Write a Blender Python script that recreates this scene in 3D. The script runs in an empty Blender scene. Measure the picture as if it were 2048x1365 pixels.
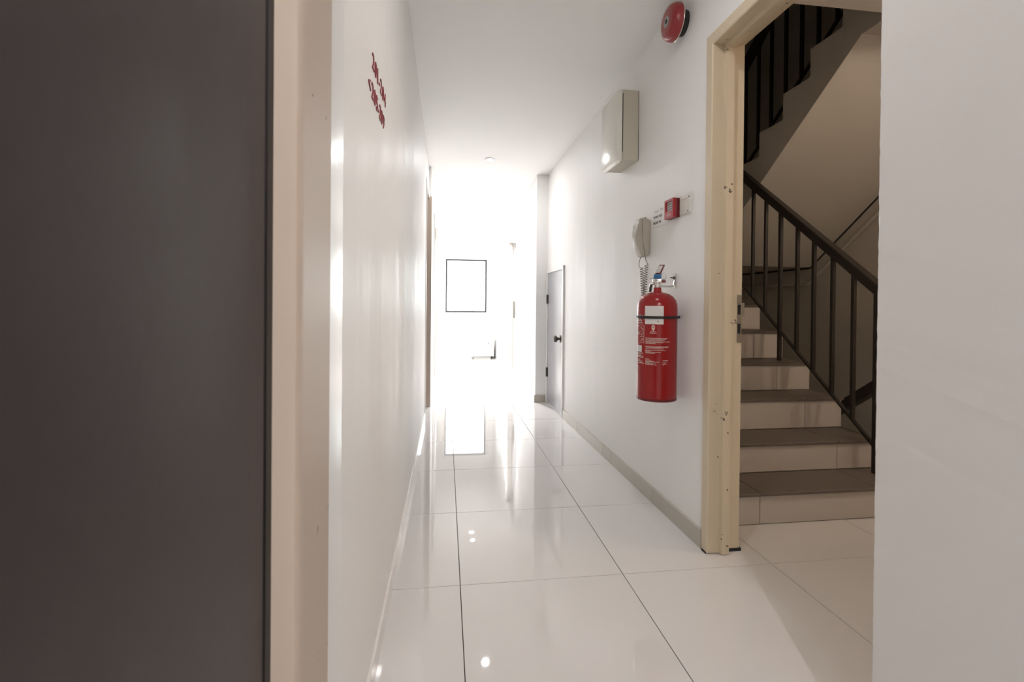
import bpy, bmesh, math, random
from mathutils import Vector, Matrix
random.seed(7)
S = bpy.context.scene
C = S.collection

# ------------------------------------------------------------------ camera
cam = bpy.data.cameras.new('camera'); co = bpy.data.objects.new('camera', cam); C.objects.link(co)
yaw, pitch, roll = 0.136164, -0.006908, -0.009034
fw = Vector((math.sin(yaw)*math.cos(pitch), math.cos(yaw)*math.cos(pitch), math.sin(pitch)))
rt = Vector((math.cos(yaw), -math.sin(yaw), 0)); dn = fw.cross(rt)
r2 = math.cos(roll)*rt + math.sin(roll)*dn; d2 = -math.sin(roll)*rt + math.cos(roll)*dn
M = Matrix((r2, -d2, -fw)).transposed().to_4x4(); M.translation = (0, 0, 1.0)
co.matrix_world = M
cam.sensor_width = 36; cam.lens = 969.91/2048*36; cam.shift_y = -(682.5-613.98)/2048
cam.clip_start = 0.01; cam.clip_end = 100
cam.dof.use_dof = True; cam.dof.focus_distance = 2.4; cam.dof.aperture_fstop = 5.6
S.camera = co
# ------------------------------------------------------------------ world, sun-less overcast daylight, exposure
w = bpy.data.worlds.new('daylight'); S.world = w; w.use_nodes = True
bg = w.node_tree.nodes['Background']; bg.inputs[0].default_value = (0.93, 0.97, 1.0, 1); bg.inputs[1].default_value = 3.6
S.view_settings.view_transform = 'Standard'; S.view_settings.look = 'None'
S.view_settings.exposure = 2.05; S.view_settings.gamma = 1; S.view_settings.use_curve_mapping = False

def lamp(name, kind, loc, energy, color=(1, 1, 1), size=0.07, rot=(0, 0, 0), **kw):
    l = bpy.data.lights.new(name, kind); l.energy = energy; l.color = color
    if kind == 'AREA': l.shape = kw.get('shape', 'DISK'); l.size = size; l.size_y = kw.get('size_y', size)
    elif kind in ('POINT', 'SPOT'): l.shadow_soft_size = size
    if kind == 'SPOT': l.spot_size = kw.get('spot', 2.0); l.spot_blend = 0.9
    o = bpy.data.objects.new(name, l); o.location = loc; o.rotation_euler = rot; C.objects.link(o)
    return o
CZ = lambda y: 2.375-0.03*(y-2.5)          # corridor ceiling falls slightly towards the far end
port = lamp('window_portal', 'AREA', (0.372, 9.0, 1.31), 1, size=0.76, rot=(math.radians(-90), 0, 0), shape='RECTANGLE', size_y=0.98)
port.data.cycles.is_portal = True
DOWN = [(0.39, 4.43, 1.8), (0.39, 6.62, 86), (0.39, 6.84, 86), (0.52, 1.25, 0.9), (0.20, -1.3, 7.5)]  # lamp just ahead of the camera is added, unseen fill for the right wall
for x, y, e in DOWN:
    if 6 < y < 7: lamp('downlight_lamp', 'SPOT', (x, y, CZ(y)-0.035), e, (1, 0.985, 1.0), 0.02, spot=2.1)
    else: lamp('downlight_lamp', 'AREA', (x, y, CZ(y)-0.012), e, (1, 0.985, 1.0), 0.06)
lamp('stair_lamp_light', 'POINT', (2.75, 1.15, 2.22), 4.7, (1, 0.80, 0.63), 0.07)

# ------------------------------------------------------------------ materials
def mat(name, col, rough=0.5, metal=0, bump=0, bscale=40, var=0, vscale=6, spec=0.5, stretch=None, coat=0, rvar=0, bdetail=4):
    m = bpy.data.materials.new(name); m.use_nodes = True; nt = m.node_tree; b = nt.nodes['Principled BSDF']
    b.inputs['Base Color'].default_value = (*col, 1); b.inputs['Roughness'].default_value = rough
    b.inputs['Metallic'].default_value = metal; b.inputs['Specular IOR Level'].default_value = spec
    b.inputs['Coat Weight'].default_value = coat; b.inputs['Coat Roughness'].default_value = 0.08
    if bump or var or rvar:
        tc = nt.nodes.new('ShaderNodeTexCoord'); vec = tc.outputs['Object']
        if stretch:
            mp = nt.nodes.new('ShaderNodeMapping'); mp.inputs['Scale'].default_value = stretch
            nt.links.new(vec, mp.inputs[0]); vec = mp.outputs[0]
    if bump:
        n = nt.nodes.new('ShaderNodeTexNoise'); n.inputs['Scale'].default_value = bscale; n.inputs['Detail'].default_value = bdetail
        nt.links.new(vec, n.inputs['Vector'])
        bp = nt.nodes.new('ShaderNodeBump'); bp.inputs['Strength'].default_value = bump; bp.inputs['Distance'].default_value = 0.01
        nt.links.new(n.outputs['Fac'], bp.inputs['Height']); nt.links.new(bp.outputs[0], b.inputs['Normal'])
    if var:
        n2 = nt.nodes.new('ShaderNodeTexNoise'); n2.inputs['Scale'].default_value = vscale; n2.inputs['Detail'].default_value = 5
        nt.links.new(vec, n2.inputs['Vector'])
        mx = nt.nodes.new('ShaderNodeMix'); mx.data_type = 'RGBA'
        mx.inputs['A'].default_value = (*[c*(1-var) for c in col], 1); mx.inputs['B'].default_value = (*[min(1, c*(1+var)) for c in col], 1)
        nt.links.new(n2.outputs['Fac'], mx.inputs['Factor']); nt.links.new(mx.outputs['Result'], b.inputs['Base Color'])
    if rvar:
        n3 = nt.nodes.new('ShaderNodeTexNoise'); n3.inputs['Scale'].default_value = 3; n3.inputs['Detail'].default_value = 6
        nt.links.new(vec, n3.inputs['Vector'])
        mr = nt.nodes.new('ShaderNodeMapRange'); mr.inputs['To Min'].default_value = max(0.02, rough-rvar); mr.inputs['To Max'].default_value = rough+rvar
        nt.links.new(n3.outputs['Fac'], mr.inputs['Value']); nt.links.new(mr.outputs[0], b.inputs['Roughness'])
    return m
def chipped(name, col, chip, rough):
    """paint with small dark chips scattered over it"""
    m = mat(name, col, rough); nt = m.node_tree; b = nt.nodes['Principled BSDF']
    tc = nt.nodes.new('ShaderNodeTexCoord')
    n = nt.nodes.new('ShaderNodeTexNoise'); n.inputs['Scale'].default_value = 55; n.inputs['Detail'].default_value = 2
    n2 = nt.nodes.new('ShaderNodeTexNoise'); n2.inputs['Scale'].default_value = 7
    mu = nt.nodes.new('ShaderNodeMath'); mu.operation = 'MULTIPLY'
    cr = nt.nodes.new('ShaderNodeValToRGB'); cr.color_ramp.elements[0].position = 0.445; cr.color_ramp.elements[1].position = 0.465
    mx = nt.nodes.new('ShaderNodeMix'); mx.data_type = 'RGBA'; mx.inputs['A'].default_value = (*col, 1); mx.inputs['B'].default_value = (*chip, 1)
    nt.links.new(tc.outputs['Object'], n.inputs['Vector']); nt.links.new(tc.outputs['Object'], n2.inputs['Vector'])
    nt.links.new(n.outputs['Fac'], mu.inputs[0]); nt.links.new(n2.outputs['Fac'], mu.inputs[1])
    nt.links.new(mu.outputs[0], cr.inputs[0]); nt.links.new(cr.outputs['Color'], mx.inputs['Factor'])
    nt.links.new(mx.outputs['Result'], b.inputs['Base Color'])
    return m
def emit(name, col, st):
    m = bpy.data.materials.new(name); m.use_nodes = True; b = m.node_tree.nodes['Principled BSDF']
    b.inputs['Base Color'].default_value = (0.8, 0.8, 0.8, 1)
    b.inputs['Emission Color'].default_value = (*col, 1); b.inputs['Emission Strength'].default_value = st
    return m
def glass(name):
    m = bpy.data.materials.new(name); m.use_nodes = True; nt = m.node_tree; nt.nodes.clear()
    o = nt.nodes.new('ShaderNodeOutputMaterial'); mx = nt.nodes.new('ShaderNodeMixShader')
    t = nt.nodes.new('ShaderNodeBsdfTransparent'); g = nt.nodes.new('ShaderNodeBsdfGlossy'); f = nt.nodes.new('ShaderNodeFresnel')
    t.inputs[0].default_value = (0.94, 0.96, 0.95, 1); g.inputs['Roughness'].default_value = 0.02; f.inputs[0].default_value = 1.45
    nt.links.new(f.outputs[0], mx.inputs[0]); nt.links.new(t.outputs[0], mx.inputs[1]); nt.links.new(g.outputs[0], mx.inputs[2])
    nt.links.new(mx.outputs[0], o.inputs[0]); return m

paint = mat('gloss_white_wall_paint', (0.88, 0.868, 0.845), 0.50, bump=0.32, bscale=6, stretch=(1, 1.6, 0.25), rvar=0.12, bdetail=1)
plain = mat('flat_white_paint', (0.80, 0.775, 0.75), 0.55, bump=0.05, bscale=25)
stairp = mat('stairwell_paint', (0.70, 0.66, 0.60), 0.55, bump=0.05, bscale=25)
ceilp = mat('ceiling_paint', (0.90, 0.885, 0.865), 0.65)
tilem = mat('polished_white_floor_tile', (0.72, 0.70, 0.68), 0.022, var=0.02, vscale=3)
grout = mat('dark_grout', (0.06, 0.05, 0.045), 0.8)
skirt = mat('grey_beige_skirting_tile', (0.50, 0.465, 0.40), 0.3, var=0.04)
whitesk = mat('white_skirting_tile', (0.78, 0.75, 0.72), 0.15)
cream = chipped('cream_frame_paint', (0.66, 0.555, 0.40), (0.12, 0.09, 0.06), 0.38)
creamn = chipped('cream_gloss_frame_paint', (0.60, 0.485, 0.39), (0.22, 0.15, 0.10), 0.55)
creamf = mat('pale_cream_frame_paint', (0.62, 0.585, 0.53), 0.45)
whitef = mat('white_frame_paint', (0.80, 0.79, 0.76), 0.35)
leafd = mat('dark_charcoal_door_paint', (0.034, 0.0245, 0.0255), 0.40, bump=0.02, bscale=60, var=0.08)
black = mat('gap_shade_black', (0.010, 0.010, 0.010), 0.5)  # flat black that paints the shade in gaps, slit and holes
greyd = mat('grey_door_laminate', (0.38, 0.38, 0.405), 0.2, var=0.03)
steel = mat('brushed_steel', (0.42, 0.40, 0.37), 0.35, metal=1)
chrome = mat('bright_metal', (0.80, 0.79, 0.77), 0.2, metal=1)
darkst = mat('dark_tarnished_metal', (0.12, 0.11, 0.09), 0.4, metal=0.8)
redp = mat('red_extinguisher_enamel', (0.31, 0.008, 0.010), 0.22, coat=0.2, spec=0.4)
redb = mat('red_bell_enamel', (0.28, 0.018, 0.020), 0.3, coat=0.3)
redc = mat('red_call_point_plastic', (0.36, 0.020, 0.026), 0.35)
reds = mat('red_letter_acrylic', (0.25, 0.008, 0.014), 0.35)
dkred = mat('dark_red_paint', (0.14, 0.01, 0.012), 0.35)
blackp = mat('black_plastic', (0.014, 0.012, 0.010), 0.4)
bluep = mat('blue_plastic_seal', (0.015, 0.13, 0.30), 0.4)
phonep = mat('ivory_grey_plastic', (0.43, 0.395, 0.325), 0.38, var=0.03)
boxp = mat('glossy_ivory_plastic', (0.80, 0.78, 0.70), 0.2)
boxs = mat('ivory_plastic_case', (0.55, 0.51, 0.42), 0.4)
paper = mat('white_paper', (0.74, 0.72, 0.69), 0.6)
platep = mat('clear_white_plastic', (0.74, 0.72, 0.66), 0.3)
ink = mat('black_ink', (0.075, 0.075, 0.07), 0.6)
faint = mat('faded_grey_print', (0.55, 0.54, 0.53), 0.6)
printw = mat('white_print', (0.72, 0.58, 0.52), 0.5)
cordm = mat('grey_beige_cord', (0.20, 0.165, 0.11), 0.5)
riserm = mat('white_riser_tile', (0.62, 0.575, 0.53), 0.25, var=0.03)
treadm = mat('brown_grey_tread_tile', (0.155, 0.125, 0.105), 0.5, var=0.08, vscale=30)
conc = mat('rough_stair_plaster', (0.62, 0.56, 0.48), 0.7, bump=0.08, bscale=30)
railm = mat('dark_brown_rail_paint', (0.020, 0.015, 0.011), 0.4)
alu = mat('grey_aluminium', (0.045, 0.045, 0.055), 0.5)
clear = glass('window_glass')
cabm = mat('white_cabinet_laminate', (0.80, 0.79, 0.77), 0.35)
kick = mat('grey_plinth', (0.36, 0.36, 0.34), 0.5)
lens = emit('lit_lamp_lens', (1, 0.98, 0.96), 12)
lensw = emit('lit_warm_lamp_lens', (1, 0.75, 0.5), 1.5)

# ------------------------------------------------------------------ helpers
def props(o, label=None, cat=None, group=None, kind=None):
    if label: o['label'] = label
    if cat: o['category'] = cat
    if group: o['group'] = group
    if kind: o['kind'] = kind
    return o
def thing(name, loc, label, cat, group=None, rotz=0, kind=None):
    o = bpy.data.objects.new(name, None); o.empty_display_size = 0.05; C.objects.link(o)
    o.location = loc; o.rotation_euler = (0, 0, rotz)
    return props(o, label, cat, group, kind)
def obj(name, bm, m, parent=None, smooth=False, label=None):
    me = bpy.data.meshes.new(name)
    bmesh.ops.recalc_face_normals(bm, faces=bm.faces)
    bm.to_mesh(me); bm.free(); me.materials.append(m)
    if smooth:
        for p in me.polygons: p.use_smooth = True
        try: me.set_sharp_from_angle(angle=math.radians(40))
        except Exception: pass
    o = bpy.data.objects.new(name, me); C.objects.link(o)
    if parent: o.parent = parent
    if label: o['label'] = label
    return o
def box(bm, x0, x1, y0, y1, z0, z1, bev=0, seg=2):
    v = [bm.verts.new((x, y, z)) for x in (x0, x1) for y in (y0, y1) for z in (z0, z1)]
    fs = [bm.faces.new([v[i] for i in f]) for f in ((0, 1, 3, 2), (4, 6, 7, 5), (0, 4, 5, 1), (2, 3, 7, 6), (0, 2, 6, 4), (1, 5, 7, 3))]
    if bev:
        es = list({e for f in fs for e in f.edges})
        bmesh.ops.bevel(bm, geom=es, offset=bev, segments=seg, profile=0.5, affect='EDGES')
    return bm
def BX(*a, bev=0, seg=2): return box(bmesh.new(), *a, bev=bev, seg=seg)
def prism(bm, pts, a, b, plane='xy', bev=0):
    """extrude a polygon: plane 'xy' -> along z, 'yz' -> along x, 'xz' -> along y"""
    def P(p, t):
        return {'xy': (p[0], p[1], t), 'yz': (t, p[0], p[1]), 'xz': (p[0], t, p[1])}[plane]
    A = [bm.verts.new(P(p, a)) for p in pts]; B = [bm.verts.new(P(p, b)) for p in pts]
    fs = [bm.faces.new(A), bm.faces.new(B[::-1])]
    for i in range(len(pts)):
        j = (i+1) % len(pts); fs.append(bm.faces.new((A[i], A[j], B[j], B[i])))
    if bev:
        es = [e for f in fs[:2] for e in f.edges]
        bmesh.ops.bevel(bm, geom=es, offset=bev, segments=3, profile=0.5, affect='EDGES')
    return bm
def lathe(bm, prof, n=32, axis='z', c=(0, 0, 0)):
    rings = []
    for r, t in prof:
        ring = []
        for i in range(n):
            a = 2*math.pi*i/n; u, v = r*math.cos(a), r*math.sin(a)
            p = {'z': (u, v, t), 'x': (t, u, v), 'y': (u, t, v)}[axis]
            ring.append(bm.verts.new((p[0]+c[0], p[1]+c[1], p[2]+c[2])))
        rings.append(ring)
    for a, b in zip(rings, rings[1:]):
        for i in range(n): bm.faces.new((a[i], a[(i+1) % n], b[(i+1) % n], b[i]))
    bm.faces.new(rings[0]); bm.faces.new(rings[-1][::-1])
    return bm
def tube(bm, pts, r, n=8):
    pts = [Vector(p) for p in pts]; rings = []; up = None
    for i, p in enumerate(pts):
        t = (pts[min(i+1, len(pts)-1)]-pts[max(i-1, 0)]).normalized()
        if up is None: up = t.orthogonal().normalized()
        else: up = (up-t*up.dot(t)).normalized()
        s = t.cross(up)
        rings.append([bm.verts.new(p+r*(math.cos(2*math.pi*k/n)*up+math.sin(2*math.pi*k/n)*s)) for k in range(n)])
    for a, b in zip(rings, rings[1:]):
        for k in range(n): bm.faces.new((a[k], a[(k+1) % n], b[(k+1) % n], b[k]))
    bm.faces.new(rings[0]); bm.faces.new(rings[-1][::-1])
    return bm
def bar(bm, p, q, wx, wz):
    """rectangular bar from p to q; wx = width across (horizontal), wz = depth in its vertical plane"""
    p, q = Vector(p), Vector(q); t = (q-p).normalized()
    s = Vector((1, 0, 0)) if abs(t.x) < 0.9 else Vector((0, 1, 0))
    u = t.cross(s).normalized(); s = u.cross(t).normalized()
    A = [bm.verts.new(p+a*s*wx/2+b*u*wz/2) for a, b in ((-1, -1), (1, -1), (1, 1), (-1, 1))]
    B = [bm.verts.new(q+a*s*wx/2+b*u*wz/2) for a, b in ((-1, -1), (1, -1), (1, 1), (-1, 1))]
    bm.faces.new(A); bm.faces.new(B[::-1])
    for i in range(4): bm.faces.new((A[i], A[(i+1) % 4], B[(i+1) % 4], B[i]))
    return bm
def text_bm(txt, size, depth=0.0, bold=0.0, xscale=1.0, res=3):
    """lettering as a mesh in the xy plane, baseline at y=0, x from 0"""
    cu = bpy.data.curves.new('lettering', 'FONT'); cu.body = txt; cu.size = size; cu.extrude = depth/2; cu.offset = bold
    cu.resolution_u = res
    o = bpy.data.objects.new('lettering', cu); C.objects.link(o)
    dg = bpy.context.evaluated_depsgraph_get(); dg.update()
    me = bpy.data.meshes.new_from_object(o.evaluated_get(dg))
    bm = bmesh.new(); bm.from_mesh(me)
    bpy.data.objects.remove(o); bpy.data.curves.remove(cu); bpy.data.meshes.remove(me)
    for v in bm.verts: v.co.x *= xscale
    return bm
RK, LK = 0.0106, -0.005
XR = lambda y: 1.056-0.0106*(y-1.8)
XL = lambda y: -0.184+0.005*(y-1.3)
WALL_END, PIL, XP = 4.83, 4.83, 0.906
def on_right(name, y, z, label, cat, group=None, kind=None):
    """thing on the right wall: local -x comes out of the wall, +y runs down the corridor"""
    return thing(name, (XR(y), y, z), label, cat, group, RK, kind)

# ------------------------------------------------------------------ setting: floor
floor = obj('floor', BX(-0.45, 2.40, -2.6, 2.30, -0.12, -0.004), grout)
bm = bmesh.new(); bm.from_mesh(floor.data); box(bm, -0.45, 1.19, 2.30, 9.10, -0.12, -0.004); bm.to_mesh(floor.data); bm.free()
props(floor, 'floor of large polished white porcelain tiles with thin dark joints', 'floor', kind='structure')
T, G = 0.6, 0.0013
tb = BX(G, T-G, G, T-G, -0.0045, 0, bev=0.0008, seg=1)
tile0 = obj('tile', tb, tilem, floor); first = True
for i in range(-1, 4):
    for j in range(-8, 13):
        x, y = 0.0593+T*i, 1.718+T*j
        if i >= 2 and y > 1.8: continue
        if i >= 2 and y < 0.3: continue
        if first: o = tile0; first = False
        else: o = tile0.copy(); C.objects.link(o)
        o.location = (x, y, 0)

# ------------------------------------------------------------------ setting: walls
def sprism(bm, x0a, x0b, x1a, x1b, y0, y1, z0, top=None):
    """upright slab with skewed sides between y0 and y1, its top following the ceiling"""
    t0, t1 = (CZ(y0)+0.01, CZ(y1)+0.01) if top is None else (top, top)
    q = [(x0a, y0), (x1a, y0), (x1b, y1), (x0b, y1)]; tz = [t0, t0, t1, t1]
    A = [bm.verts.new((*p, z0)) for p in q]; B = [bm.verts.new((*p, t)) for p, t in zip(q, tz)]
    bm.faces.new(A[::-1]); bm.faces.new(B)
    for i in range(4): bm.faces.new((A[i], A[(i+1) % 4], B[(i+1) % 4], B[i]))
DF0, DF1, DTOP = 0.97, 1.813, 2.042       # clear opening of the stair doorway
bm = bmesh.new()
sprism(bm, XR(1.84), XR(4.9), 1.185, 1.185, 1.835, 4.9, 0)
sprism(bm, XR(0.9), XR(1.84), 1.185, 1.185, 0.90, 1.835, DTOP+0.015)
sprism(bm, XR(0.9), XR(0.95), 1.185, 1.185, 0.90, 0.955, 0)
wr = obj('wall_right', bm, paint); props(wr, 'glossy white painted right wall carrying the fire extinguisher', 'wall', kind='structure')
bm = bmesh.new(); sprism(bm, XP, XP, 1.19, 1.19, -2.6, 0.915, 0)
es = [e for e in bm.edges if all(abs(v.co.x-XP) < 1e-4 and abs(v.co.y-0.915) < 1e-4 for v in e.verts)]
bmesh.ops.bevel(bm, geom=es, offset=0.004, segments=3, profile=0.5, affect='EDGES')
es = [e for e in bm.edges if abs(e.verts[0].co.z-e.verts[1].co.z) > 1 and all(v.co.x < XP+0.03 and v.co.y > 0.88 for v in e.verts)]
bmesh.ops.subdivide_edges(bm, edges=es, cuts=160)
for v in bm.verts:
    if 0.01 < v.co.z < 2.3 and v.co.y > 0.90: v.co.y += random.uniform(-0.0012, 0.0004); v.co.x += random.uniform(0, 0.0008)
wn = obj('wall_near_right', bm, plain); props(wn, 'near white plastered wall corner at the right edge of the picture', 'wall', kind='structure')
bm = bmesh.new()
D60, D61 = 6.20, 6.92
sprism(bm, XP, XP, 1.185, 1.185, PIL, D60, 0)
sprism(bm, XP, XP, 1.185, 1.185, D60, D61, 1.98)
sprism(bm, XP, XP, 1.185, 1.185, D61, 9.0, 0)
wf = obj('wall_far_right', bm, paint); props(wf, 'bright far right wall standing forward beyond the low grey door', 'wall', kind='structure')
bm = bmesh.new()
sprism(bm, -0.42, -0.42, XL(0.62), XL(4.2), 0.68, 4.20, 0)
sprism(bm, -0.42, -0.42, XL(-0.4), XL(0.7), -0.36, 0.68, 2.08)
sprism(bm, -0.42, -0.42, XL(-2.6), XL(-0.4), -2.6, -0.36, 0)
sprism(bm, -0.42, -0.42, XL(4.2), XL(4.7), 4.20, 4.74, 2.02)
sprism(bm, -0.42, -0.42, -0.146, -0.146, 4.74, 9.0, 0)
wl = obj('wall_left', bm, paint); props(wl, 'glossy uneven white left wall with the red room numbers', 'wall', kind='structure')
WX0, WX1, WZ0, WZ1 = 0.0, 0.745, 0.828, 1.797
bm = bmesh.new()
for a in ((-0.42, WX0, 0, 2.3), (WX1, 1.19, 0, 2.3), (WX0, WX1, 0, WZ0), (WX0, WX1, WZ1, 2.3)): box(bm, a[0], a[1], 8.9, 9.05, a[2], a[3])
we = obj('wall_end', bm, paint); props(we, 'sunlit white end wall of the corridor around the small window', 'wall', kind='structure')
wb = obj('wall_back', BX(-0.42, 1.19, -2.72, -2.6, 0, 2.6), plain); props(wb, 'white wall behind the camera', 'wall', kind='structure')
bm = bmesh.new(); prism(bm, [(-2.72, CZ(-2.72)), (9.05, CZ(9.05)), (9.05, CZ(9.05)+0.2), (-2.72, CZ(-2.72)+0.2)], -0.42, 1.19, 'yz')
ce = obj('ceiling', bm, ceilp); props(ce, 'smooth white corridor ceiling', 'ceiling', kind='structure')
xe = XL(0.85)
bm = bmesh.new(); prism(bm, [(xe-0.01, 0.776), (xe+0.007, 0.776), (xe+0.007, 0.835), (xe+0.0045, 0.865), (xe+0.0005, 0.915), (xe-0.01, 0.915)], 0.0, 2.35, 'xy')
t2 = obj('trim_2', bm, mat('gloss_plaster_edge', (0.86, 0.85, 0.83), 0.3), smooth=True)
props(t2, 'glossy plaster build-up where the left wall meets the cream door frame', 'trim', kind='structure')
# stairwell shell
XW, YB, YN, ZLOW, ZTOP = 3.35, 5.2, 0.25, -1.75, 5.3
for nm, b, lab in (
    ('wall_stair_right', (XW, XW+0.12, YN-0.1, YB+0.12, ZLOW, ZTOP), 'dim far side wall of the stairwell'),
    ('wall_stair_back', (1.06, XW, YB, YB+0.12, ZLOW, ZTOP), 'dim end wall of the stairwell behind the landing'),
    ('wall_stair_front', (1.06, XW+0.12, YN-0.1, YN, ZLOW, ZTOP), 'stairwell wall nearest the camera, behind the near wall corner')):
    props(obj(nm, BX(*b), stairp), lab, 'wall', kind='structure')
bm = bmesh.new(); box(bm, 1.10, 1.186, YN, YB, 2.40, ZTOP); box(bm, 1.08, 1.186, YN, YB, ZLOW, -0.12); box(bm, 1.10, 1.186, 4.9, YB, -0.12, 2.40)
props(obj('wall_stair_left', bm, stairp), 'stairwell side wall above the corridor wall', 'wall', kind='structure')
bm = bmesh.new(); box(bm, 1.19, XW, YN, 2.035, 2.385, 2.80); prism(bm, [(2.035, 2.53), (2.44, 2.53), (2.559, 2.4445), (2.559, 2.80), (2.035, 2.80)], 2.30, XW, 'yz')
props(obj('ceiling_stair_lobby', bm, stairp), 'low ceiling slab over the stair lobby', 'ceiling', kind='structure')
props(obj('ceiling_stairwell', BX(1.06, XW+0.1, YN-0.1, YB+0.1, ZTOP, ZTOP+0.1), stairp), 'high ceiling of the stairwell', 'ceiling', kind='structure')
props(obj('floor_stairwell', BX(1.06, XW+0.1, YN-0.1, YB+0.1, ZLOW-0.1, ZLOW), stairp), 'lower floor of the stairwell', 'floor', kind='structure')
props(obj('floor_stair_lobby', BX(2.462, XW, YN, 2.32, -0.15, 0), tilem), 'tiled lobby floor at the head of the descending stairs', 'floor', kind='structure')

# ------------------------------------------------------------------ skirtings
bl = thing('baseboard_right', (XR(1.86), 1.86, 0), 'grey beige tile skirting along the right wall', 'baseboard', rotz=RK, kind='structure')
for a, b in ((1.86, 2.316), (2.319, 2.916), (2.919, 3.07), (3.073, 3.67), (3.673, 4.13)):
    obj('skirting_tile', BX(-0.013, 0.004, a-1.86, b-1.86, 0, 0.077+random.uniform(-.002, .002), bev=0.0015), skirt, bl)
bp_ = thing('baseboard_pillar', (XP, PIL, 0), 'grey skirting tile at the foot of the projecting far wall', 'baseboard', kind='structure')
obj('skirting_tile', BX(-0.012, 0.10, -0.012, 0.004, 0, 0.076, bev=0.0015), skirt, bp_)
for a, b in ((0.002, 0.6), (0.603, 1.30)): obj('skirting_tile', BX(-0.012, 0.004, a, b, 0, 0.076, bev=0.0015), whitesk, bp_)
bf = thing('baseboard_left', (XL(0.84), 0.84, 0), 'thin white tile skirting along the left wall', 'baseboard', rotz=LK, kind='structure')
for a, b in ((0.916, 1.117), (1.12, 1.717), (1.72, 2.317), (2.32, 2.917), (2.92, 3.517), (3.52, 4.12)):
    obj('skirting_tile', BX(-0.004, 0.007, a-0.84, b-0.84, 0, 0.07+random.uniform(-.003, .003), bev=0.0015), whitesk, bf)

# ------------------------------------------------------------------ door_1: doorway to the stairs
d1 = thing('door_1', (0, 0, 0), 'cream painted steel door frame of the stair doorway with chipped edges', 'door frame', kind='structure')
XF = XR(1.84)-0.010
prof = [(XF, 1.857), (XF, DF1+0.004), (XF+0.004, DF1), (1.096, DF1), (1.099, 1.795), (1.130, 1.795), (1.133, 1.826), (1.192, 1.826), (1.192, 1.857)]
YM = (DF0+DF1)/2
def loft(A, B):
    bm = bmesh.new(); A = [bm.verts.new(p) for p in A]; B = [bm.verts.new(p) for p in B]
    bm.faces.new(A); bm.faces.new(B[::-1])
    for i in range(len(A)):
        j = (i+1) % len(A); bm.faces.new((A[i], A[j], B[j], B[i]))
    return bm
for sg_ in (1, -1):                            # mitred jambs and head
    obj('jamb', loft([(x, YM+sg_*(y-YM), 0.004) for x, y in prof], [(x, YM+sg_*(y-YM), DTOP+(y-DF1)) for x, y in prof]), cream, d1)
obj('head', loft([(x, 2*YM-y, DTOP+(y-DF1)) for x, y in prof], [(x, y, DTOP+(y-DF1)) for x, y in prof]), cream, d1)
bm = bmesh.new(); box(bm, 1.135, 1.20, 1.822, 1.845, 0, 0.012); box(bm, XF-0.004, 1.10, 1.819, 1.85, 0, 0.006); obj('floor_gap_shade', bm, black, d1)  # black blocks paint the shade under the foot of the frame
bm = bmesh.new()
for a in ((0.849, 0.886), (0.926, 0.963), (1.003, 1.043)): box(bm, 1.172, 1.191, 1.8235, 1.8275, a[0], a[1])
for z0, z1 in ((0.886, 0.926), (0.963, 1.003)): box(bm, 1.1865, 1.191, 1.8235, 1.8275, z0, z1); box(bm, 1.172, 1.1735, 1.8235, 1.8275, z0, z1)
box(bm, 1.188, 1.203, 1.8225, 1.8265, 0.958, 1.010, bev=0.001)
sp = obj('strike_plate', bm, steel, d1, label='brushed steel strike plate')
bm = bmesh.new(); box(bm, 1.1735, 1.1865, 1.8248, 1.8275, 0.886, 0.926); box(bm, 1.1735, 1.1865, 1.8248, 1.8275, 0.963, 1.003); obj('bolt_hole', bm, black, sp)

# ------------------------------------------------------------------ door_2: dark leaf at the left edge
d2_ = thing('door_2', (0, 0, 0), 'dark charcoal door leaf in a cream frame filling the left edge', 'door', kind='structure')
obj('leaf', BX(-0.245, -0.2000, -0.30, 0.575, 0.008, 2.03, bev=0.002), leafd, d2_)
obj('gap_shade_strip', BX(-0.30, -0.1985, 0.5765, 0.600, 0.0, 2.06), black, d2_)  # black strip paints the shade of the gap between leaf and jamb
obj('backing', BX(-0.40, -0.30, -0.36, 0.66, 0, 2.08), leafd, d2_)
pf = [(-0.34, 0.594), (-0.1790, 0.594), (-0.1735, 0.596), (-0.1710, 0.6005), (-0.1710, 0.622), (-0.1742, 0.632), (-0.1745, 0.770), (-0.176, 0.774), (-0.19, 0.774), (-0.19, 0.68), (-0.34, 0.68)]
bm = bmesh.new(); prism(bm, pf, 0, 2.12, 'xy'); obj('jamb', bm, creamn, d2_, smooth=True)
bm = bmesh.new(); prism(bm, [(x, -y+0.30) for x, y in pf][::-1], 0, 2.12, 'xy'); obj('jamb', bm, creamn, d2_, smooth=True)
bm = bmesh.new(); prism(bm, [(x, y+1.44) for x, y in pf], -0.296, 0.596, 'xz'); obj('head', bm, creamn, d2_, smooth=True)

# ------------------------------------------------------------------ door_3: low grey cupboard door
d3 = on_right('door_3', 4.14, 0, 'low grey cupboard door with a round knob in a white frame', 'door', kind='structure')
bm = bmesh.new(); W3, H3 = 0.665, 1.338
obj('frame_side', BX(-0.016, 0.02, 0, 0.032, 0, H3, bev=0.002), whitef, d3)
obj('frame_side', BX(-0.016, 0.02, W3-0.032, W3, 0, H3, bev=0.002), whitef, d3)
obj('frame_head', BX(-0.0165, 0.02, 0, W3, H3-0.032, H3+0.001, bev=0.002), whitef, d3)
lf = obj('leaf', BX(-0.006, 0.02, 0.0335, W3-0.0335, 0.012, H3-0.034, bev=0.001), greyd, d3)
bm = bmesh.new(); lathe(bm, [(0.033, -0.006), (0.033, -0.012), (0.012, -0.014), (0.012, -0.032), (0.022, -0.036), (0.031, -0.048), (0.031, -0.060), (0.024, -0.069), (0.008, -0.071)], 24, 'x', (0, 0.115, 0.685))
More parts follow.
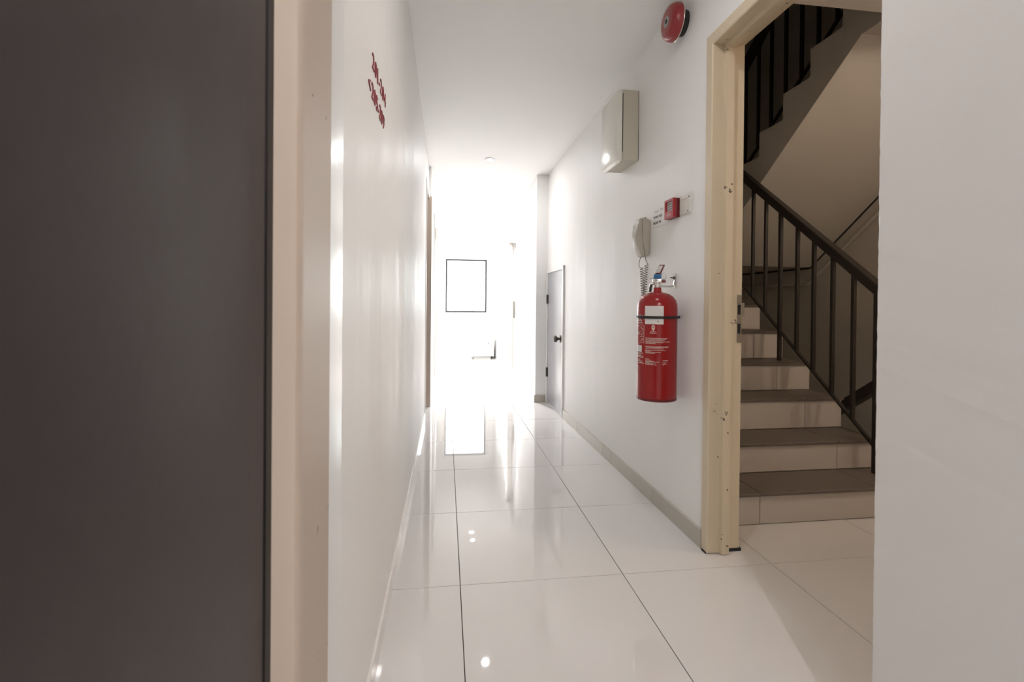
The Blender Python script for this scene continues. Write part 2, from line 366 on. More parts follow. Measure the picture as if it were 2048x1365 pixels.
obj('knob', bm, darkst, lf, smooth=True, label='dark metal round knob')
for z in (1.0, 0.27):
    bm = bmesh.new(); tube(bm, [(-0.017, W3-0.034, z), (-0.017, W3-0.034, z+0.09)], 0.007, 10); box(bm, -0.0125, -0.0055, W3-0.058, W3-0.034, z, z+0.09)
    obj('hinge', bm, darkst, lf)
# ------------------------------------------------------------------ door_4: narrow service door in the left wall
d4 = thing('door_4', (0, 0, 0), 'narrow service door recess with tan frame in the left wall', 'door', kind='structure')
obj('jamb', BX(-0.36, -0.1625, 4.165, 4.215, 0, 2.055, bev=0.002), whitef, d4)
obj('jamb', BX(-0.36, -0.138, 4.715, 4.765, 0, 2.02, bev=0.002), creamn, d4)
obj('head', BX(-0.36, -0.160, 4.215, 4.715, 2.0, 2.05, bev=0.002), whitef, d4)
obj('leaf', BX(-0.30, -0.26, 4.215, 4.715, 0.01, 2.0), leafd, d4)
# ------------------------------------------------------------------ door_5: far left
d5 = thing('door_5', (0, 0, 0), 'far left door frame washed out by daylight', 'door', kind='structure')
obj('jamb', BX(-0.16, -0.130, 6.66, 6.71, 0, 2.06, bev=0.002), creamn, d5)
obj('jamb', BX(-0.16, -0.130, 5.86, 5.91, 0, 2.06, bev=0.002), whitef, d5)
obj('head', BX(-0.16, -0.130, 5.91, 6.66, 2.01, 2.06, bev=0.002), whitef, d5)
obj('leaf', BX(-0.16, -0.142, 5.912, 6.658, 0.006, 2.008), greyd, d5)
# ------------------------------------------------------------------ door_6: far right
d6 = thing('door_6', (0, 0, 0), 'far right doorway with cream frame and lock plate', 'door', kind='structure')
obj('jamb', BX(0.897, 0.960, 6.915, 6.965, 0, 1.93, bev=0.002), creamf, d6)
obj('gap_shade_strip', BX(0.959, 1.02, 6.925, 6.96, 0, 1.93), black, d6)  # black strip paints the dark gap beyond the far jamb
obj('jamb', BX(0.897, 1.0, 6.16, 6.205, 0, 1.93, bev=0.002), whitef, d6)
obj('head', BX(0.897, 1.0, 6.205, 6.915, 1.87, 1.93, bev=0.002), whitef, d6)
l6 = obj('leaf', BX(1.02, 1.06, 6.20, 6.95, 0.005, 1.96), leafd, d6)
bm = bmesh.new(); box(bm, 0.962, 0.992, 6.908, 6.926, 0.79, 1.03, bev=0.002); obj('lock_plate', bm, steel, d6)

# ------------------------------------------------------------------ window_1
w1 = thing('window_1', (0, 8.92, 0), 'small window with thin grey frame glaring white at the corridor end', 'window', kind='structure')
f = 0.027
for nm, b in (('frame_side', (WX0, WX0+f, WZ0, WZ1)), ('frame_side', (WX1-f, WX1, WZ0, WZ1)), ('frame_rail', (WX0+f, WX1-f, WZ0, WZ0+f)), ('frame_rail', (WX0+f, WX1-f, WZ1-f, WZ1))):
    obj(nm, BX(b[0], b[1], -0.018, 0.04, b[2], b[3], bev=0.002), alu, w1)
obj('pane', BX(WX0+f, WX1-f, 0.008, 0.013, WZ0+f, WZ1-f), clear, w1)
obj('latch', BX(0.36, 0.42, -0.03, -0.016, WZ0+0.004, WZ0+0.026, bev=0.003), alu, w1)

# ------------------------------------------------------------------ stairs
RY = [2.032, 2.280, 2.536, 2.790, 3.040, 3.285, 3.535, 3.787, 4.040]
RZ = [0.146, 0.296, 0.469, 0.640, 0.825, 1.004, 1.185, 1.365, 1.545]
SX0, SX1 = 1.192, 2.292
st = thing('staircase', (SX0, 2.032, 0), 'tiled staircase going up from the corridor doorway', 'stairs')
def loc(o): o.location = Vector(o.location)-Vector(st.location); return o
prof = []; z = 0
for y, zz in zip(RY, RZ): prof += [(y+0.012, z-0.012 if z else 0), (y+0.012, zz-0.014)]; z = zz
prof = [(RY[0]+0.012, 0)]
for k in range(9):
    prof.append((RY[k]+0.012, RZ[k]-0.014))
    if k < 8: prof.append((RY[k+1]+0.012, RZ[k]-0.014))
prof += [(YB-0.004, RZ[8]-0.014), (YB-0.004, 1.36), (4.10, 1.36), (2.45, 0.0)]
bm = bmesh.new(); prism(bm, prof, SX0, SX1, 'yz'); loc(obj('flight_body', bm, conc, st))
bm = bmesh.new(); box(bm, SX1, XW-0.004, 4.09, YB-0.004, 1.36, RZ[8]); loc(obj('landing', bm, conc, st))
z = 0
joints = [1.429, 1.438, 1.457, 1.467, 1.475, 1.47, 1.46, 1.45, 1.45]
for k in range(9):
    xs = [SX0, joints[k], joints[k]+0.6, SX1]
    for a, b in zip(xs, xs[1:]):
        loc(obj('riser_tile', BX(a+0.0012, b-0.0012, RY[k], RY[k]+0.0115, z+0.003, RZ[k]-0.0145, bev=0.0008, seg=1), riserm, st))
        y1 = RY[k+1]-0.001 if k < 8 else YB-0.004
        loc(obj('tread_tile', BX(a+0.0012, b-0.0012+(0.006 if b == SX1 else 0), RY[k]-0.012, y1, RZ[k]-0.014, RZ[k], bev=0.002, seg=1), treadm, st))
    z = RZ[k]
# first flight railing
RX = 2.175
r1 = thing('stair_railing', (RX, 2.2, 0.146), 'dark brown metal railing climbing beside the lower tiled stairs', 'railing')
def rl(o, root): o.location = Vector(o.location)-Vector(root.location); return o
hz = lambda y: 1.102+(1.948-1.102)*(y-2.20)/(3.315-2.20)
bz = lambda y: 0.290+(1.146-0.290)*(y-2.20)/(3.315-2.20)
bm = bmesh.new(); bar(bm, (RX, 2.12, hz(2.12)), (RX, 4.2, hz(4.2)), 0.055, 0.052)
bmesh.ops.bevel(bm, geom=list(bm.edges), offset=0.008, segments=2, profile=0.5, affect='EDGES'); rl(obj('handrail', bm, railm, r1), r1)
bm = bmesh.new(); bar(bm, (RX, 2.2, bz(2.2)), (RX, 4.2, bz(4.2)), 0.018, 0.014); rl(obj('bottom_rail', bm, railm, r1), r1)
for y in (3.205, 3.065, 2.76, 2.622, 2.478, 2.335, 3.35, 3.49, 3.64, 3.78, 3.93, 4.07):
    rl(obj('baluster', BX(RX-0.0095, RX+0.0095, y-0.0095, y+0.0095, bz(y), hz(y)), railm, r1), r1)
rl(obj('newel_post', BX(RX-0.002, RX+0.018, 2.192, 2.212, 0.147, hz(2.2)), railm, r1), r1)
rl(obj('newel_post', BX(RX-0.010, RX+0.010, 2.905, 2.927, 0.641, hz(2.915)), railm, r1), r1)
# upper flight
UX0, UX1 = 2.30, XW-0.002
us = thing('staircase_upper_flight', (UX0, 4.09, 1.545), 'underside and stepped edge of the upper stair flight overhead', 'stairs')
uy = lambda j: 4.086-0.252*(j-1)
prof = []
for j in range(1, 8):
    prof += [(uy(j), 1.565+0.18*(j-1)), (uy(j), 1.565+0.18*j)]
prof[-1] = (uy(7), 2.805); prof += [(2.560, 2.805), (2.560, 2.444), (4.075, 1.36), (4.086, 1.36)]
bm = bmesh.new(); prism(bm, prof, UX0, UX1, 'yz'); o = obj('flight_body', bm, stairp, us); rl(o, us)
ur = thing('stair_railing', (2.40, 4.09, 1.545), 'black railing of the upper flight seen from below at the doorway top', 'railing')
ub = lambda y: 2.245+0.714*(3.475-y); uh = lambda y: 2.995+0.714*(3.60-y)
bm = bmesh.new(); bar(bm, (2.40, 4.05, uh(4.05)), (2.40, 2.55, uh(2.55)), 0.055, 0.06); rl(obj('handrail', bm, railm, ur), ur)
bm = bmesh.new(); bar(bm, (2.40, 4.05, ub(4.05)), (2.40, 2.58, ub(2.58)), 0.018, 0.018); rl(obj('bottom_rail', bm, railm, ur), ur)
for y in (3.95, 3.80, 3.652, 3.492, 3.342, 3.187, 3.031, 2.879, 2.724, 2.59):
    rl(obj('baluster', BX(2.390, 2.410, y-0.010, y+0.010, ub(y), uh(y)), railm, ur), ur)
# dark joint where the soffits meet the side wall, and a painted conduit below it
jx = XW-0.004
tr = obj('trim_1', tube(bmesh.new(), [(jx, YB-0.01, 1.352), (jx, 4.09, 1.352), (jx, 2.56, 1.352+0.7156*1.53)], 0.009, 8), blackp)
props(tr, 'thin dark joint line under the stair soffit on the stairwell wall', 'trim', kind='structure')
cn = obj('wall_conduit', tube(bmesh.new(), [(XW-0.016, YB-0.02, 1.20), (XW-0.016, 4.10, 1.20), (XW-0.016, 2.56, 1.20+0.7156*1.54)], 0.014, 8), stairp)
props(cn, 'painted conduit running up the stairwell wall behind the railing', 'conduit')
# lower flight
LY = 2.33
ls = thing('staircase_lower_flight', (2.42, LY, -0.02), 'dim flight of stairs going down behind the railing', 'stairs')
prof = [(LY, -0.02)]
for j in range(1, 9): prof += [(LY+0.252*(j-1), -0.18*j), (LY+0.252*j, -0.18*j)]
prof += [(LY+0.252*8, ZLOW+0.002), (LY+0.9, ZLOW+0.002)]
bm = bmesh.new(); prism(bm, prof, 2.42, XW-0.002, 'yz'); rl(obj('flight_body', bm, conc, ls), ls)
lr = thing('stair_railing', (2.385, 2.2, 0), 'short dark handrail of the descending flight low behind the railing', 'railing')
lh = lambda y: 0.536-0.70*(y-2.427)
bm = bmesh.new(); bar(bm, (2.385, 2.15, lh(2.15)), (2.385, 3.0, lh(3.0)), 0.045, 0.058); rl(obj('handrail', bm, railm, lr), lr)
for y, z0 in ((2.2, 0.001), (2.95, -0.75)): rl(obj('post', BX(2.375, 2.395, y-0.010, y+0.010, z0, lh(y)), railm, lr), lr)
# stair lobby ceiling lamp
sl = thing('ceiling_lamp', (2.75, 1.15, 2.385), 'round warm ceiling lamp over the stair lobby', 'lamp')
bm = bmesh.new(); lathe(bm, [(0.11, 0), (0.11, -0.03), (0.10, -0.035)], 32); obj('base', bm, whitef, sl, smooth=True)
bm = bmesh.new(); lathe(bm, [(0.098, -0.036), (0.085, -0.065), (0.05, -0.08), (0.01, -0.085)], 32); obj('shade', bm, lensw, sl, smooth=True)

# ------------------------------------------------------------------ downlights
DL = ('small recessed ceiling downlight in mid corridor', 'bright recessed downlight before the far window, nearer of a pair', 'bright recessed downlight before the far window, farther of a pair', 'added fill downlight in the near ceiling, unseen and out of frame', 'recessed downlight in the ceiling behind the camera')
for (x, y, e), lab in zip(DOWN, DL):
    t = thing('downlight', (x, y, CZ(y)), lab, 'light', 'recessed corridor downlights')
    bm = bmesh.new(); lathe(bm, [(0.045, 0.002), (0.045, -0.004), (0.041, -0.007), (0.034, -0.005)], 32); obj('trim_ring', bm, whitef, t, smooth=True)
    bm = bmesh.new(); lathe(bm, [(0.033, -0.0050), (0.0325, -0.007), (0.01, -0.008)], 24); obj('lens', bm, lens, t, smooth=True)

# ------------------------------------------------------------------ fire bell
be = on_right('fire_alarm_bell', 2.07, 2.269, 'red round fire alarm bell on a black base high on the right wall', 'alarm bell')
bm = bmesh.new(); lathe(bm, [(0.054, 0), (0.054, -0.030), (0.050, -0.034), (0.030, -0.040)], 36, 'x'); obj('base', bm, blackp, be, smooth=True)
bm = bmesh.new(); lathe(bm, [(0.030, -0.038), (0.074, -0.037), (0.0795, -0.036), (0.081, -0.040), (0.0805, -0.052), (0.078, -0.062), (0.071, -0.074), (0.060, -0.081), (0.040, -0.083), (0.015, -0.083)], 48, 'x'); g = obj('gong', bm, redb, be, smooth=True)
bm = bmesh.new(); lathe(bm, [(0.0815, -0.0365), (0.0825, -0.038), (0.0815, -0.0395)], 48, 'x'); obj('rim', bm, chrome, g, smooth=True)
bm = bmesh.new(); lathe(bm, [(0.024, -0.0825), (0.024, -0.0845), (0.021, -0.0848), (0.021, -0.0835), (0.012, -0.0835)], 28, 'x'); em = obj('centre_badge', bm, kick, g, smooth=True)
bm = bmesh.new(); lathe(bm, [(0.010, -0.083), (0.010, -0.087), (0.007, -0.089), (0.002, -0.089)], 6, 'x'); obj('centre_nut', bm, darkst, em)
# ------------------------------------------------------------------ white wall box
wbx = on_right('wall_sounder_box', 2.565, 1.785, 'ivory plastic wall box with a dark side slit below the red bell', 'wall box')
L, H = 0.262, 0.397
obj('back_case', BX(-0.088, 0.0, 0, L, 0.010, H, bev=0.003), boxs, wbx)
obj('inner_case', BX(-0.094, -0.086, 0.005, L-0.005, 0.016, H-0.02), black, wbx)
bm = bmesh.new(); prism(bm, [(-0.092, 0.006), (-0.106, 0.0), (-0.122, 0.012), (-0.126, 0.035), (-0.124, H-0.02), (-0.115, H-0.001), (-0.092, H)], 0.0, L, 'xz', bev=0.006)
obj('front_cover', bm, boxp, wbx, smooth=True)
for a, b in ((0.002, 0.055), (H-0.02, H-0.002)): obj('side_clip', BX(-0.093, -0.087, -0.0006, 0.02, a, b), boxs, wbx)
obj('wall_gap_shade', BX(-0.0015, 0.001, -0.0012, L, 0.012, H-0.004), black, wbx)  # black sheet paints the shade between case and wall

# ------------------------------------------------------------------ call point and blank plate
cp = on_right('fire_call_point', 2.085, 1.400, 'red break glass fire call point beside the paper notice', 'call point')
obj('back_box', BX(-0.020, 0, 0, 0.088, 0, 0.088, bev=0.002), dkred, cp)
bm = bmesh.new()
for b in ((0, 0.086, 0, 0.032), (0, 0.086, 0.078, 0.088), (0, 0.010, 0.032, 0.078), (0.076, 0.086, 0.032, 0.078)): box(bm, -0.034, -0.020, b[0], b[1], b[2], b[3])
fc = obj('front_frame', bm, redc, cp)
obj('glass_panel', BX(-0.025, -0.019, 0.010, 0.076, 0.032, 0.078), faint, cp, label='pale printed break glass panel')
bm = bmesh.new()
for k, (a, b) in enumerate(((0.018, 0.066), (0.022, 0.060), (0.018, 0.068))): box(bm, -0.0256, -0.0249, a, b, 0.042+0.011*k, 0.046+0.011*k)
obj('panel_lettering', bm, mat('grey_print', (0.20, 0.20, 0.19), 0.6), cp)
bm = bmesh.new(); box(bm, -0.0348, -0.0339, 0.022, 0.062, 0.010, 0.022); prism(bm, [(0.030, 0.028), (0.054, 0.028), (0.042, 0.024)], -0.0348, -0.0339, 'yz'); obj('front_marking', bm, mat('pink_print', (0.45, 0.20, 0.19), 0.5), cp)
pl = on_right('blank_wall_plate', 1.982, 1.405, 'pale plastic plate on the wall right of the red call point', 'wall plate')
obj('plate', BX(-0.006, 0, 0, 0.096, 0, 0.086, bev=0.0015), platep, pl)
bm = bmesh.new()
for b in ((0.022, 0.080, 0.018, 0.0195), (0.022, 0.080, 0.066, 0.0675), (0.022, 0.0235, 0.0195, 0.066), (0.0785, 0.080, 0.0195, 0.066)): box(bm, -0.0075, -0.005, b[0], b[1], b[2], b[3])
obj('raised_rim', bm, platep, pl)
for c in ((0, 0.012, 0.070), (0, 0.020, 0.008)): obj('screw', lathe(bmesh.new(), [(0.003, -0.005), (0.003, -0.008), (0.001, -0.0085)], 12, 'x', c), darkst, pl)
# paper notice; reading direction on this wall runs towards the camera
nt_ = on_right('paper_notice', 2.200, 1.391, 'small taped paper notice with black lettering above the extinguisher', 'notice')
bm = BX(-0.0022, 0, 0, 0.164, 0, 0.095); obj('sheet', bm, mat('thin_white_paper', (0.84, 0.83, 0.80), 0.5), nt_)
def wall_text(txt, size, y_left, z, m, parent, name, out=-0.0026, depth=0.0006, xs=1.0, bold=0.0):
    bm = text_bm(txt, size, depth, bold, xs)
    for v in bm.verts: x, yy, zz = v.co; v.co = (out+zz, y_left-x, z+yy)
    return obj(name, bm, m, parent)
wall_text('PHONE FREE', 0.017, 0.157, 0.045, ink, nt_, 'lettering', xs=1.0)
wall_text('MODE  841', 0.017, 0.157, 0.016, ink, nt_, 'lettering', xs=1.05, bold=0.0003)
bm = bmesh.new(); box(bm, -0.0029, -0.0021, 0.100, 0.140, 0.074, 0.080); box(bm, -0.0029, -0.0021, 0.050, 0.080, 0.076, 0.084); obj('faded_line', bm, faint, nt_)

# ------------------------------------------------------------------ wall intercom phone
ph = on_right('intercom_phone', 2.395, 1.245, 'ivory intercom handset phone with coiled cord above the extinguisher', 'phone')
bm = bmesh.new(); prism(bm, [(0, 0.040), (-0.006, 0.018), (-0.016, 0.006), (-0.026, 0.003), (-0.031, 0.014), (-0.040, 0.075), (-0.044, 0.120), (-0.0445, 0.195), (-0.036, 0.208), (-0.026, 0.210), (-0.014, 0.198), (-0.006, 0.188), (0, 0.184)], 0, 0.062, 'xz', bev=0.005)
obj('base', bm, phonep, ph, smooth=True)
bm = bmesh.new(); prism(bm, [(-0.033, 0.002), (-0.041, 0.004), (-0.053, 0.020), (-0.066, 0.048), (-0.076, 0.082), (-0.079, 0.110), (-0.076, 0.140), (-0.068, 0.164), (-0.065, 0.185), (-0.060, 0.198), (-0.051, 0.204), (-0.0465, 0.198), (-0.0465, 0.120), (-0.042, 0.075), (-0.034, 0.016)], -0.002, 0.060, 'xz', bev=0.0035)
obj('handset', bm, phonep, ph, smooth=True)
def helix(p, q, turns, r, steps=10):
    p, q = Vector(p), Vector(q); pts = []
    for i in range(turns*steps+1):
        t = i/(turns*steps); a = 2*math.pi*i/steps
        pts.append(p.lerp(q, t)+Vector((r*math.cos(a), r*math.sin(a), 0)))
    return pts
lead = [(-0.040, 0.03, 0.004), (-0.046, 0.03, -0.018), (-0.049, 0.03, -0.036), (-0.046, 0.03, -0.050)]
h1 = helix((-0.034, 0.03, -0.055), (-0.024, 0.03, -0.215), 13, 0.0095)
h2 = helix((-0.016, 0.03, -0.215), (-0.010, 0.026, -0.036), 14, 0.0085)
bm = bmesh.new(); tube(bm, lead+h1, 0.0019, 5); tube(bm, h1[-1:]+[(-0.019, 0.03, -0.222)]+h2+[(-0.012, 0.03, -0.012), (-0.015, 0.03, 0.01)], 0.0019, 5)
obj('coiled_cord', bm, cordm, ph, smooth=True)

# ------------------------------------------------------------------ fire extinguisher
EY, EZ, ER = 2.085, 0.578, 0.088
EXO = 0.104                                    # axis distance from the wall
ex = thing('fire_extinguisher', (XR(EY)-EXO, EY, EZ), 'large red fire extinguisher strapped to the right wall by the stair doorway', 'fire extinguisher')
bm = bmesh.new(); lathe(bm, [(0.080, 0.004), (0.0845, 0.0), (0.087, 0.006), (ER, 0.02), (ER, 0.405), (0.0865, 0.425), (0.081, 0.443), (0.070, 0.459), (0.054, 0.470), (0.036, 0.476), (0.022, 0.479)], 64)
obj('body', bm, redp, ex, smooth=True)
bm = bmesh.new(); lathe(bm, [(0.083, -0.001), (0.0868, -0.004), (0.0885, 0.002), (0.0885, 0.006), (0.083, 0.008)], 48); obj('base_ring', bm, dkred, ex, smooth=True)
bm = bmesh.new(); lathe(bm, [(0.021, 0.474), (0.021, 0.480), (0.0175, 0.484), (0.0165, 0.500)], 28); obj('neck', bm, redp, ex, smooth=True)
bm = bmesh.new(); lathe(bm, [(0.0155, 0.500), (0.0155, 0.504), (0.0145, 0.505), (0.0145, 0.518), (0.017, 0.520), (0.017, 0.526), (0.010, 0.530)], 24); vv = obj('valve_collar', bm, chrome, ex, smooth=True)
ang = math.radians(64)
def phi(a, r, z):                              # a degrees from straight out of the wall, growing towards the camera
    a = math.radians(a); return (-r*math.cos(a), -r*math.sin(a), z)
# camera-right direction and towards-camera direction around the bottle
ta = Vector(phi(64, 1, 0)); ri = Vector(phi(154, 1, 0))
def q(r_, t_, z): v = ri*r_+ta*t_; return (v.x, v.y, z)
def qbox(bm, r0, r1, t0, t1, z0, z1, lean=0):
    v = [bm.verts.new(q(r+lean*(z-z0), t, z)) for r in (r0, r1) for t in (t0, t1) for z in (z0, z1)]
    for f_ in ((0, 1, 3, 2), (4, 6, 7, 5), (0, 4, 5, 1), (2, 3, 7, 6), (0, 2, 6, 4), (1, 5, 7, 3)): bm.faces.new([v[i] for i in f_])
    return bm
bm = qbox(bmesh.new(), -0.022, 0.020, -0.013, 0.013, 0.522, 0.540); bmesh.ops.bevel(bm, geom=list(bm.edges), offset=0.004, segments=2, profile=0.5, affect='EDGES'); obj('valve_block', bm, chrome, ex, smooth=True)
bm = qbox(bmesh.new(), 0.012, 0.036, -0.011, 0.011, 0.522, 0.534); bmesh.ops.bevel(bm, geom=list(bm.edges), offset=0.003, segments=2, profile=0.5, affect='EDGES'); obj('carry_handle', bm, dkred, ex, smooth=True)
bm = qbox(bmesh.new(), -0.018, 0.016, -0.0145, 0.0145, 0.540, 0.560, lean=0.1); bmesh.ops.bevel(bm, geom=list(bm.edges), offset=0.003, segments=2, profile=0.5, affect='EDGES'); obj('safety_seal', bm, bluep, ex, smooth=True, label='blue plastic safety seal')
bm = qbox(bmesh.new(), -0.010, 0.014, -0.012, 0.012, 0.560, 0.602, lean=0.42); bmesh.ops.bevel(bm, geom=list(bm.edges), offset=0.002, segments=2, profile=0.5, affect='EDGES'); lv = obj('lever', bm, dkred, ex, smooth=True)
bm = qbox(bmesh.new(), -0.0095, 0.010, 0.0115, 0.0132, 0.566, 0.597, lean=0.42); obj('lever_plate', bm, chrome, lv)
bm = qbox(bmesh.new(), -0.0115, -0.008, -0.0125, 0.0128, 0.561, 0.598, lean=0.42); obj('lever_edge', bm, chrome, lv)
bm = bmesh.new(); tube(bm, [q(0.024+0.013*math.cos(a), 0.004, 0.549+0.013*math.sin(a)) for a in [2*math.pi*i/20 for i in range(21)]], 0.0012, 6); tube(bm, [q(-0.034, 0.003, 0.540), q(0.014, 0.003, 0.543)], 0.0014, 6); obj('pin_ring', bm, steel, ex, smooth=True)
bm = bmesh.new(); tube(bm, [q(-0.014, 0.0, 0.519), q(-0.024, 0.0, 0.519), q(-0.033, 0.002, 0.512), q(-0.037, 0.004, 0.496), q(-0.039, 0.006, 0.480)], 0.0068, 10); obj('nozzle', bm, chrome, ex, smooth=True)
bm = bmesh.new(); tube(bm, [q(-0.026, 0.012, 0.512), q(-0.029, 0.013, 0.500), q(-0.031, 0.013, 0.480)], 0.0055, 10); obj('hose', bm, blackp, ex, smooth=True)
def wrap(bm, rr, u0=0, z0=0):
    """bend a flat mesh (x = arc length to the camera's right, y = height) round the bottle"""
    for v in bm.verts:
        a = 64+math.degrees((v.co.x+u0)/ER); v.co = phi(a, rr+v.co.z, z0+v.co.y)
    return bm
def sheet(u0, u1, z0, z1, rr, n=14, th=0.0004):
    bm = bmesh.new()
    R_ = [[bm.verts.new((u0+(u1-u0)*i/n, zz, t)) for i in range(n+1)] for zz, t in ((z0, 0), (z1, 0), (z1, th), (z0, th))]
    for a, b in ((0, 1), (1, 2), (2, 3), (3, 0)):
        for i in range(n): bm.faces.new((R_[a][i], R_[a][i+1], R_[b][i+1], R_[b][i]))
    bm.faces.new([R_[k][0] for k in range(4)]); bm.faces.new([R_[k][n] for k in (3, 2, 1, 0)])
    return wrap(bm, rr)
Z = lambda y: (798.0-y)*0.002228               # heights down the bottle
def U(x): return ER*math.asin(max(-1, min(1, (x-1312.5)/40.5)))
cd = obj('paper_tag', sheet(U(1290), U(1326), Z(647), Z(611), ER+0.0006), paper, ex, label='blank white paper tag under the strap')
obj('tag_dot', sheet(U(1314.5), U(1317), Z(642), Z(640.5), ER+0.0012, 3), ink, cd)
pb = bmesh.new()
def strips(x0, x1, y, h=0.9, words=True):
    x = x0
    while x < x1-0.5:
        wl_ = min(random.uniform(1.6, 4.5), x1-x) if words else x1-x
        s = sheet(U(x), U(x+wl_), Z(y+h/2), Z(y-h/2), ER+0.0004, 2, 0.0003)
        me = bpy.data.meshes.new('s'); s.to_mesh(me); s.free(); pb.from_mesh(me); bpy.data.meshes.remove(me)
        x += wl_+0.55
for y, e in ((674.5, 1334), (676.5, 1332), (678.6, 1328), (681.2, 1338), (683, 1326), (685, 1311)): strips(1291.5, e, y)
for y, e in ((690.8, 1336.5), (692.4, 1335), (695, 1326), (698, 1331), (700, 1302), (701.8, 1321), (703.8, 1310)): strips(1291.5, e, y)
for y, e in ((715.6, 1299), (717.8, 1303), (719.6, 1308), (721, 1318), (723, 1312), (725, 1307), (726.4, 1314)): strips(1291.5, e, y, 0.8)
for y, e in ((717.5, 1335.5), (720.5, 1334), (723, 1331), (724.8, 1333), (726.8, 1327)): strips(1325, e, y, 0.7)
for y, e in ((641, 1284), (645, 1286), (652, 1278), (665, 1279), (668, 1279), (705.5, 1287), (708, 1283), (711, 1288), (713.5, 1288), (718.5, 1281), (721.5, 1286), (725, 1289)): strips(1274.5, e, y, 1.2)
for y in (649.5, 661.5, 672.5, 684.3): strips(1280, 1288.5, y, 0.5, False)
obj('printed_lines', pb, printw, ex)['kind'] = 'stuff'
pb = bmesh.new()
strips(1274, 1290, 628.6, 0.8, False); strips(1274, 1289, 638.4, 0.8, False)
for x in (1276.5, 1280, 1283.5, 1287): strips(x, x+2.2, 631.5, 2.6, False)
for k, y in enumerate((655.5, 667, 678.5)):
    for d in range(3): strips(1281.5+1.6*d, 1283.4+1.6*d, y-1.5+1.9*((d+k) % 3), 1.5, False)
for yy in range(650, 685, 2): strips(1288, 1288.6, yy, 2.0, False)
obj('pictogram_column', pb, printw, ex)['kind'] = 'stuff'
pg = obj('pictogram_panel', sheet(U(1275), U(1284), Z(703), Z(690.5), ER+0.0005, 6), paper, ex)
pb = bmesh.new(); strips(1276.5, 1279, 697, 5, False); strips(1279.4, 1281, 694, 3.5, False); obj('pictogram', pb, ink, pg)
# round emblem with two printed lines below
bm = bmesh.new(); n = 24; vs = [bm.verts.new((0.0078*math.cos(2*math.pi*i/n), 0.0108*math.sin(2*math.pi*i/n), 0)) for i in range(n)]; bm.faces.new(vs)
prism(bm, [(-0.0052, -0.0078), (0.0052, -0.0078), (0.0, -0.0175)], 0.0, 0.0002, 'xy')
obj('emblem', wrap(bm, ER+0.0005, U(1306.4), Z(653.2)), printw, ex)
pb = bmesh.new()
for xx in (1304.6, 1306.4, 1308.2): strips(xx-0.5, xx+0.5, 653, 3.2, False)
for v in pb.verts: v.co.x *= 1.006; v.co.y *= 1.006
obj('emblem_mark', pb, redp, ex)
pb = bmesh.new(); strips(1301.5, 1311.5, 661, 1.1); strips(1300, 1312.8, 664.2, 1.4); obj('emblem_lettering', pb, printw, ex)
# bracket: strap round the bottle and the top hook
br = on_right('extinguisher_bracket', EY, EZ, 'steel wall hook and black strap holding the red extinguisher', 'bracket')
zs = Z(633.5)
bm = bmesh.new(); r_in, r_out, hh = ER+0.0022, ER+0.0050, 0.0058
n = 72
rings = []
for i in range(n+1):
    a = math.radians(10+(350-10)*i/n)
    rings.append([bm.verts.new((-EXO+r*math.cos(a), r*math.sin(a), zs+h)) for r, h in ((r_in, -hh), (r_out, -hh), (r_out, hh), (r_in, hh))])
for a, b in zip(rings, rings[1:]):
    for k in range(4): bm.faces.new((a[k], a[(k+1) % 4], b[(k+1) % 4], b[k]))
bm.faces.new(rings[0]); bm.faces.new(rings[-1][::-1])
obj('strap', bm, blackp, br, smooth=True)
obj('strap_mount', BX(-EXO+r_in, 0.0, -0.012, 0.008, zs-hh, zs+hh), blackp, br)
hk = obj('hook_plate', BX(-0.003, 0, 0.028, 0.052, 0.500, 0.566, bev=0.001), steel, br)
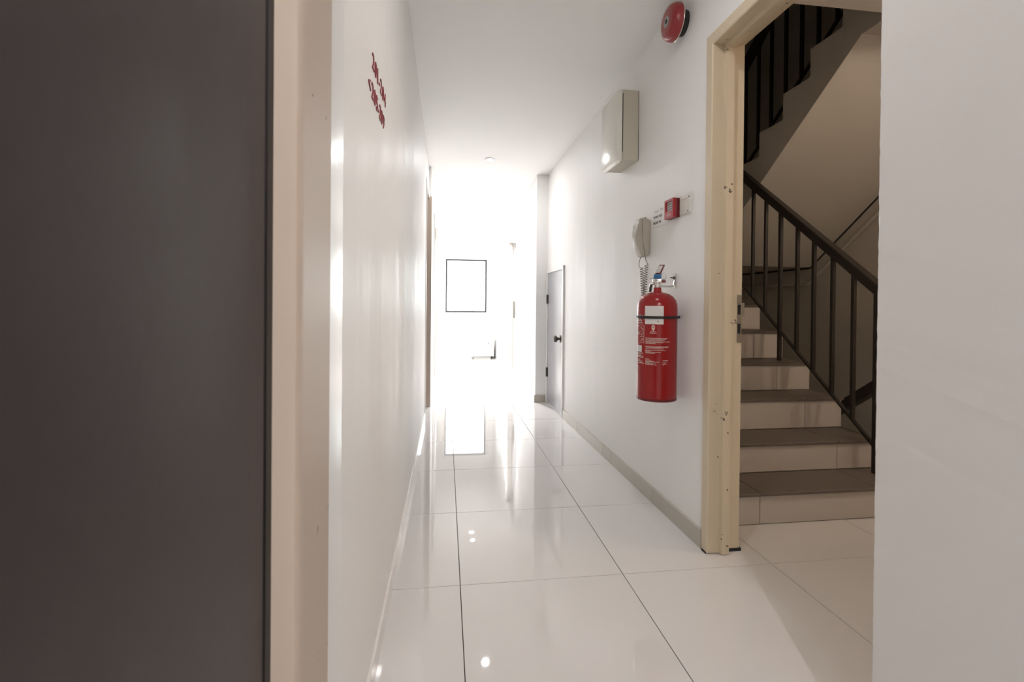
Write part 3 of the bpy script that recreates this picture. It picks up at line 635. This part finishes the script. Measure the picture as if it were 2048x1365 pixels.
bm = bmesh.new(); lathe(bm, [(0.007, -0.003), (0.007, -0.010), (0.0035, -0.011), (0.0035, -0.022), (0.001, -0.0225)], 6, 'x', (0, 0.040, 0.548)); obj('bolt', bm, darkst, hk)
bm = bmesh.new(); tube(bm, [(-0.003, 0.040, 0.535), (-0.007, 0.040, 0.527), (-0.010, 0.039, 0.5105), (-0.018, 0.036, 0.507), (-0.050, 0.022, 0.506), (-EXO+0.017, 0.006, 0.507)], 0.0045, 8); obj('hook_arm', bm, chrome, br, smooth=True)

# ------------------------------------------------------------------ red room-number letters on the left wall
sg = thing('room_number_sign', (XL(1.35), 1.35, 1.50), 'red raised room numbers with an arrow on the left wall', 'sign', rotz=LK)
def letters(txt, y0, pitch, z, cap, fat):
    for k, ch in enumerate(txt):
        bm = text_bm(ch, cap/0.70, 0.0022)
        xs = [v.co.x for v in bm.verts]; cx = (min(xs)+max(xs))/2
        wdt = max(xs)-min(xs); tw = {'-': 0.013, '1': 0.010, '<': 0.030}.get(ch, fat)
        sc = tw/max(wdt, 1e-4)
        for v in bm.verts: x, yy, zz = v.co; v.co = (0.0012+zz, y0+pitch[k]+(x-cx)*sc-1.35, z+yy-1.50)
        obj('letter', bm, reds, sg)
letters('201-204', 1.248, (0, 0.042, 0.077, 0.108, 0.141, 0.184, 0.226), 1.579, 0.040, 0.029)
letters('<205-209', 1.196, (0, 0.045, 0.083, 0.122, 0.152, 0.180, 0.216, 0.252), 1.503, 0.040, 0.029)

# ------------------------------------------------------------------ low cabinet under the window
cb = thing('low_cabinet', (0.66, 8.6, 0), 'low white cabinet with grey plinth on the floor under the far window', 'cabinet')
obj('body', BX(-0.19, 0.20, 0.0, 0.298, 0.055, 0.36, bev=0.003), cabm, cb)
obj('plinth', BX(-0.15, 0.145, 0.012, 0.298, 0.0, 0.055), kick, cb)
dr = obj('door', BX(-0.186, 0.196, -0.018, 0.0, 0.06, 0.355, bev=0.002), cabm, cb)
bm = bmesh.new(); lathe(bm, [(0.008, -0.017), (0.006, -0.030), (0.012, -0.038), (0.004, -0.042)], 16, 'y', (0.095, 0, 0.29)); obj('knob', bm, darkst, dr, smooth=True)
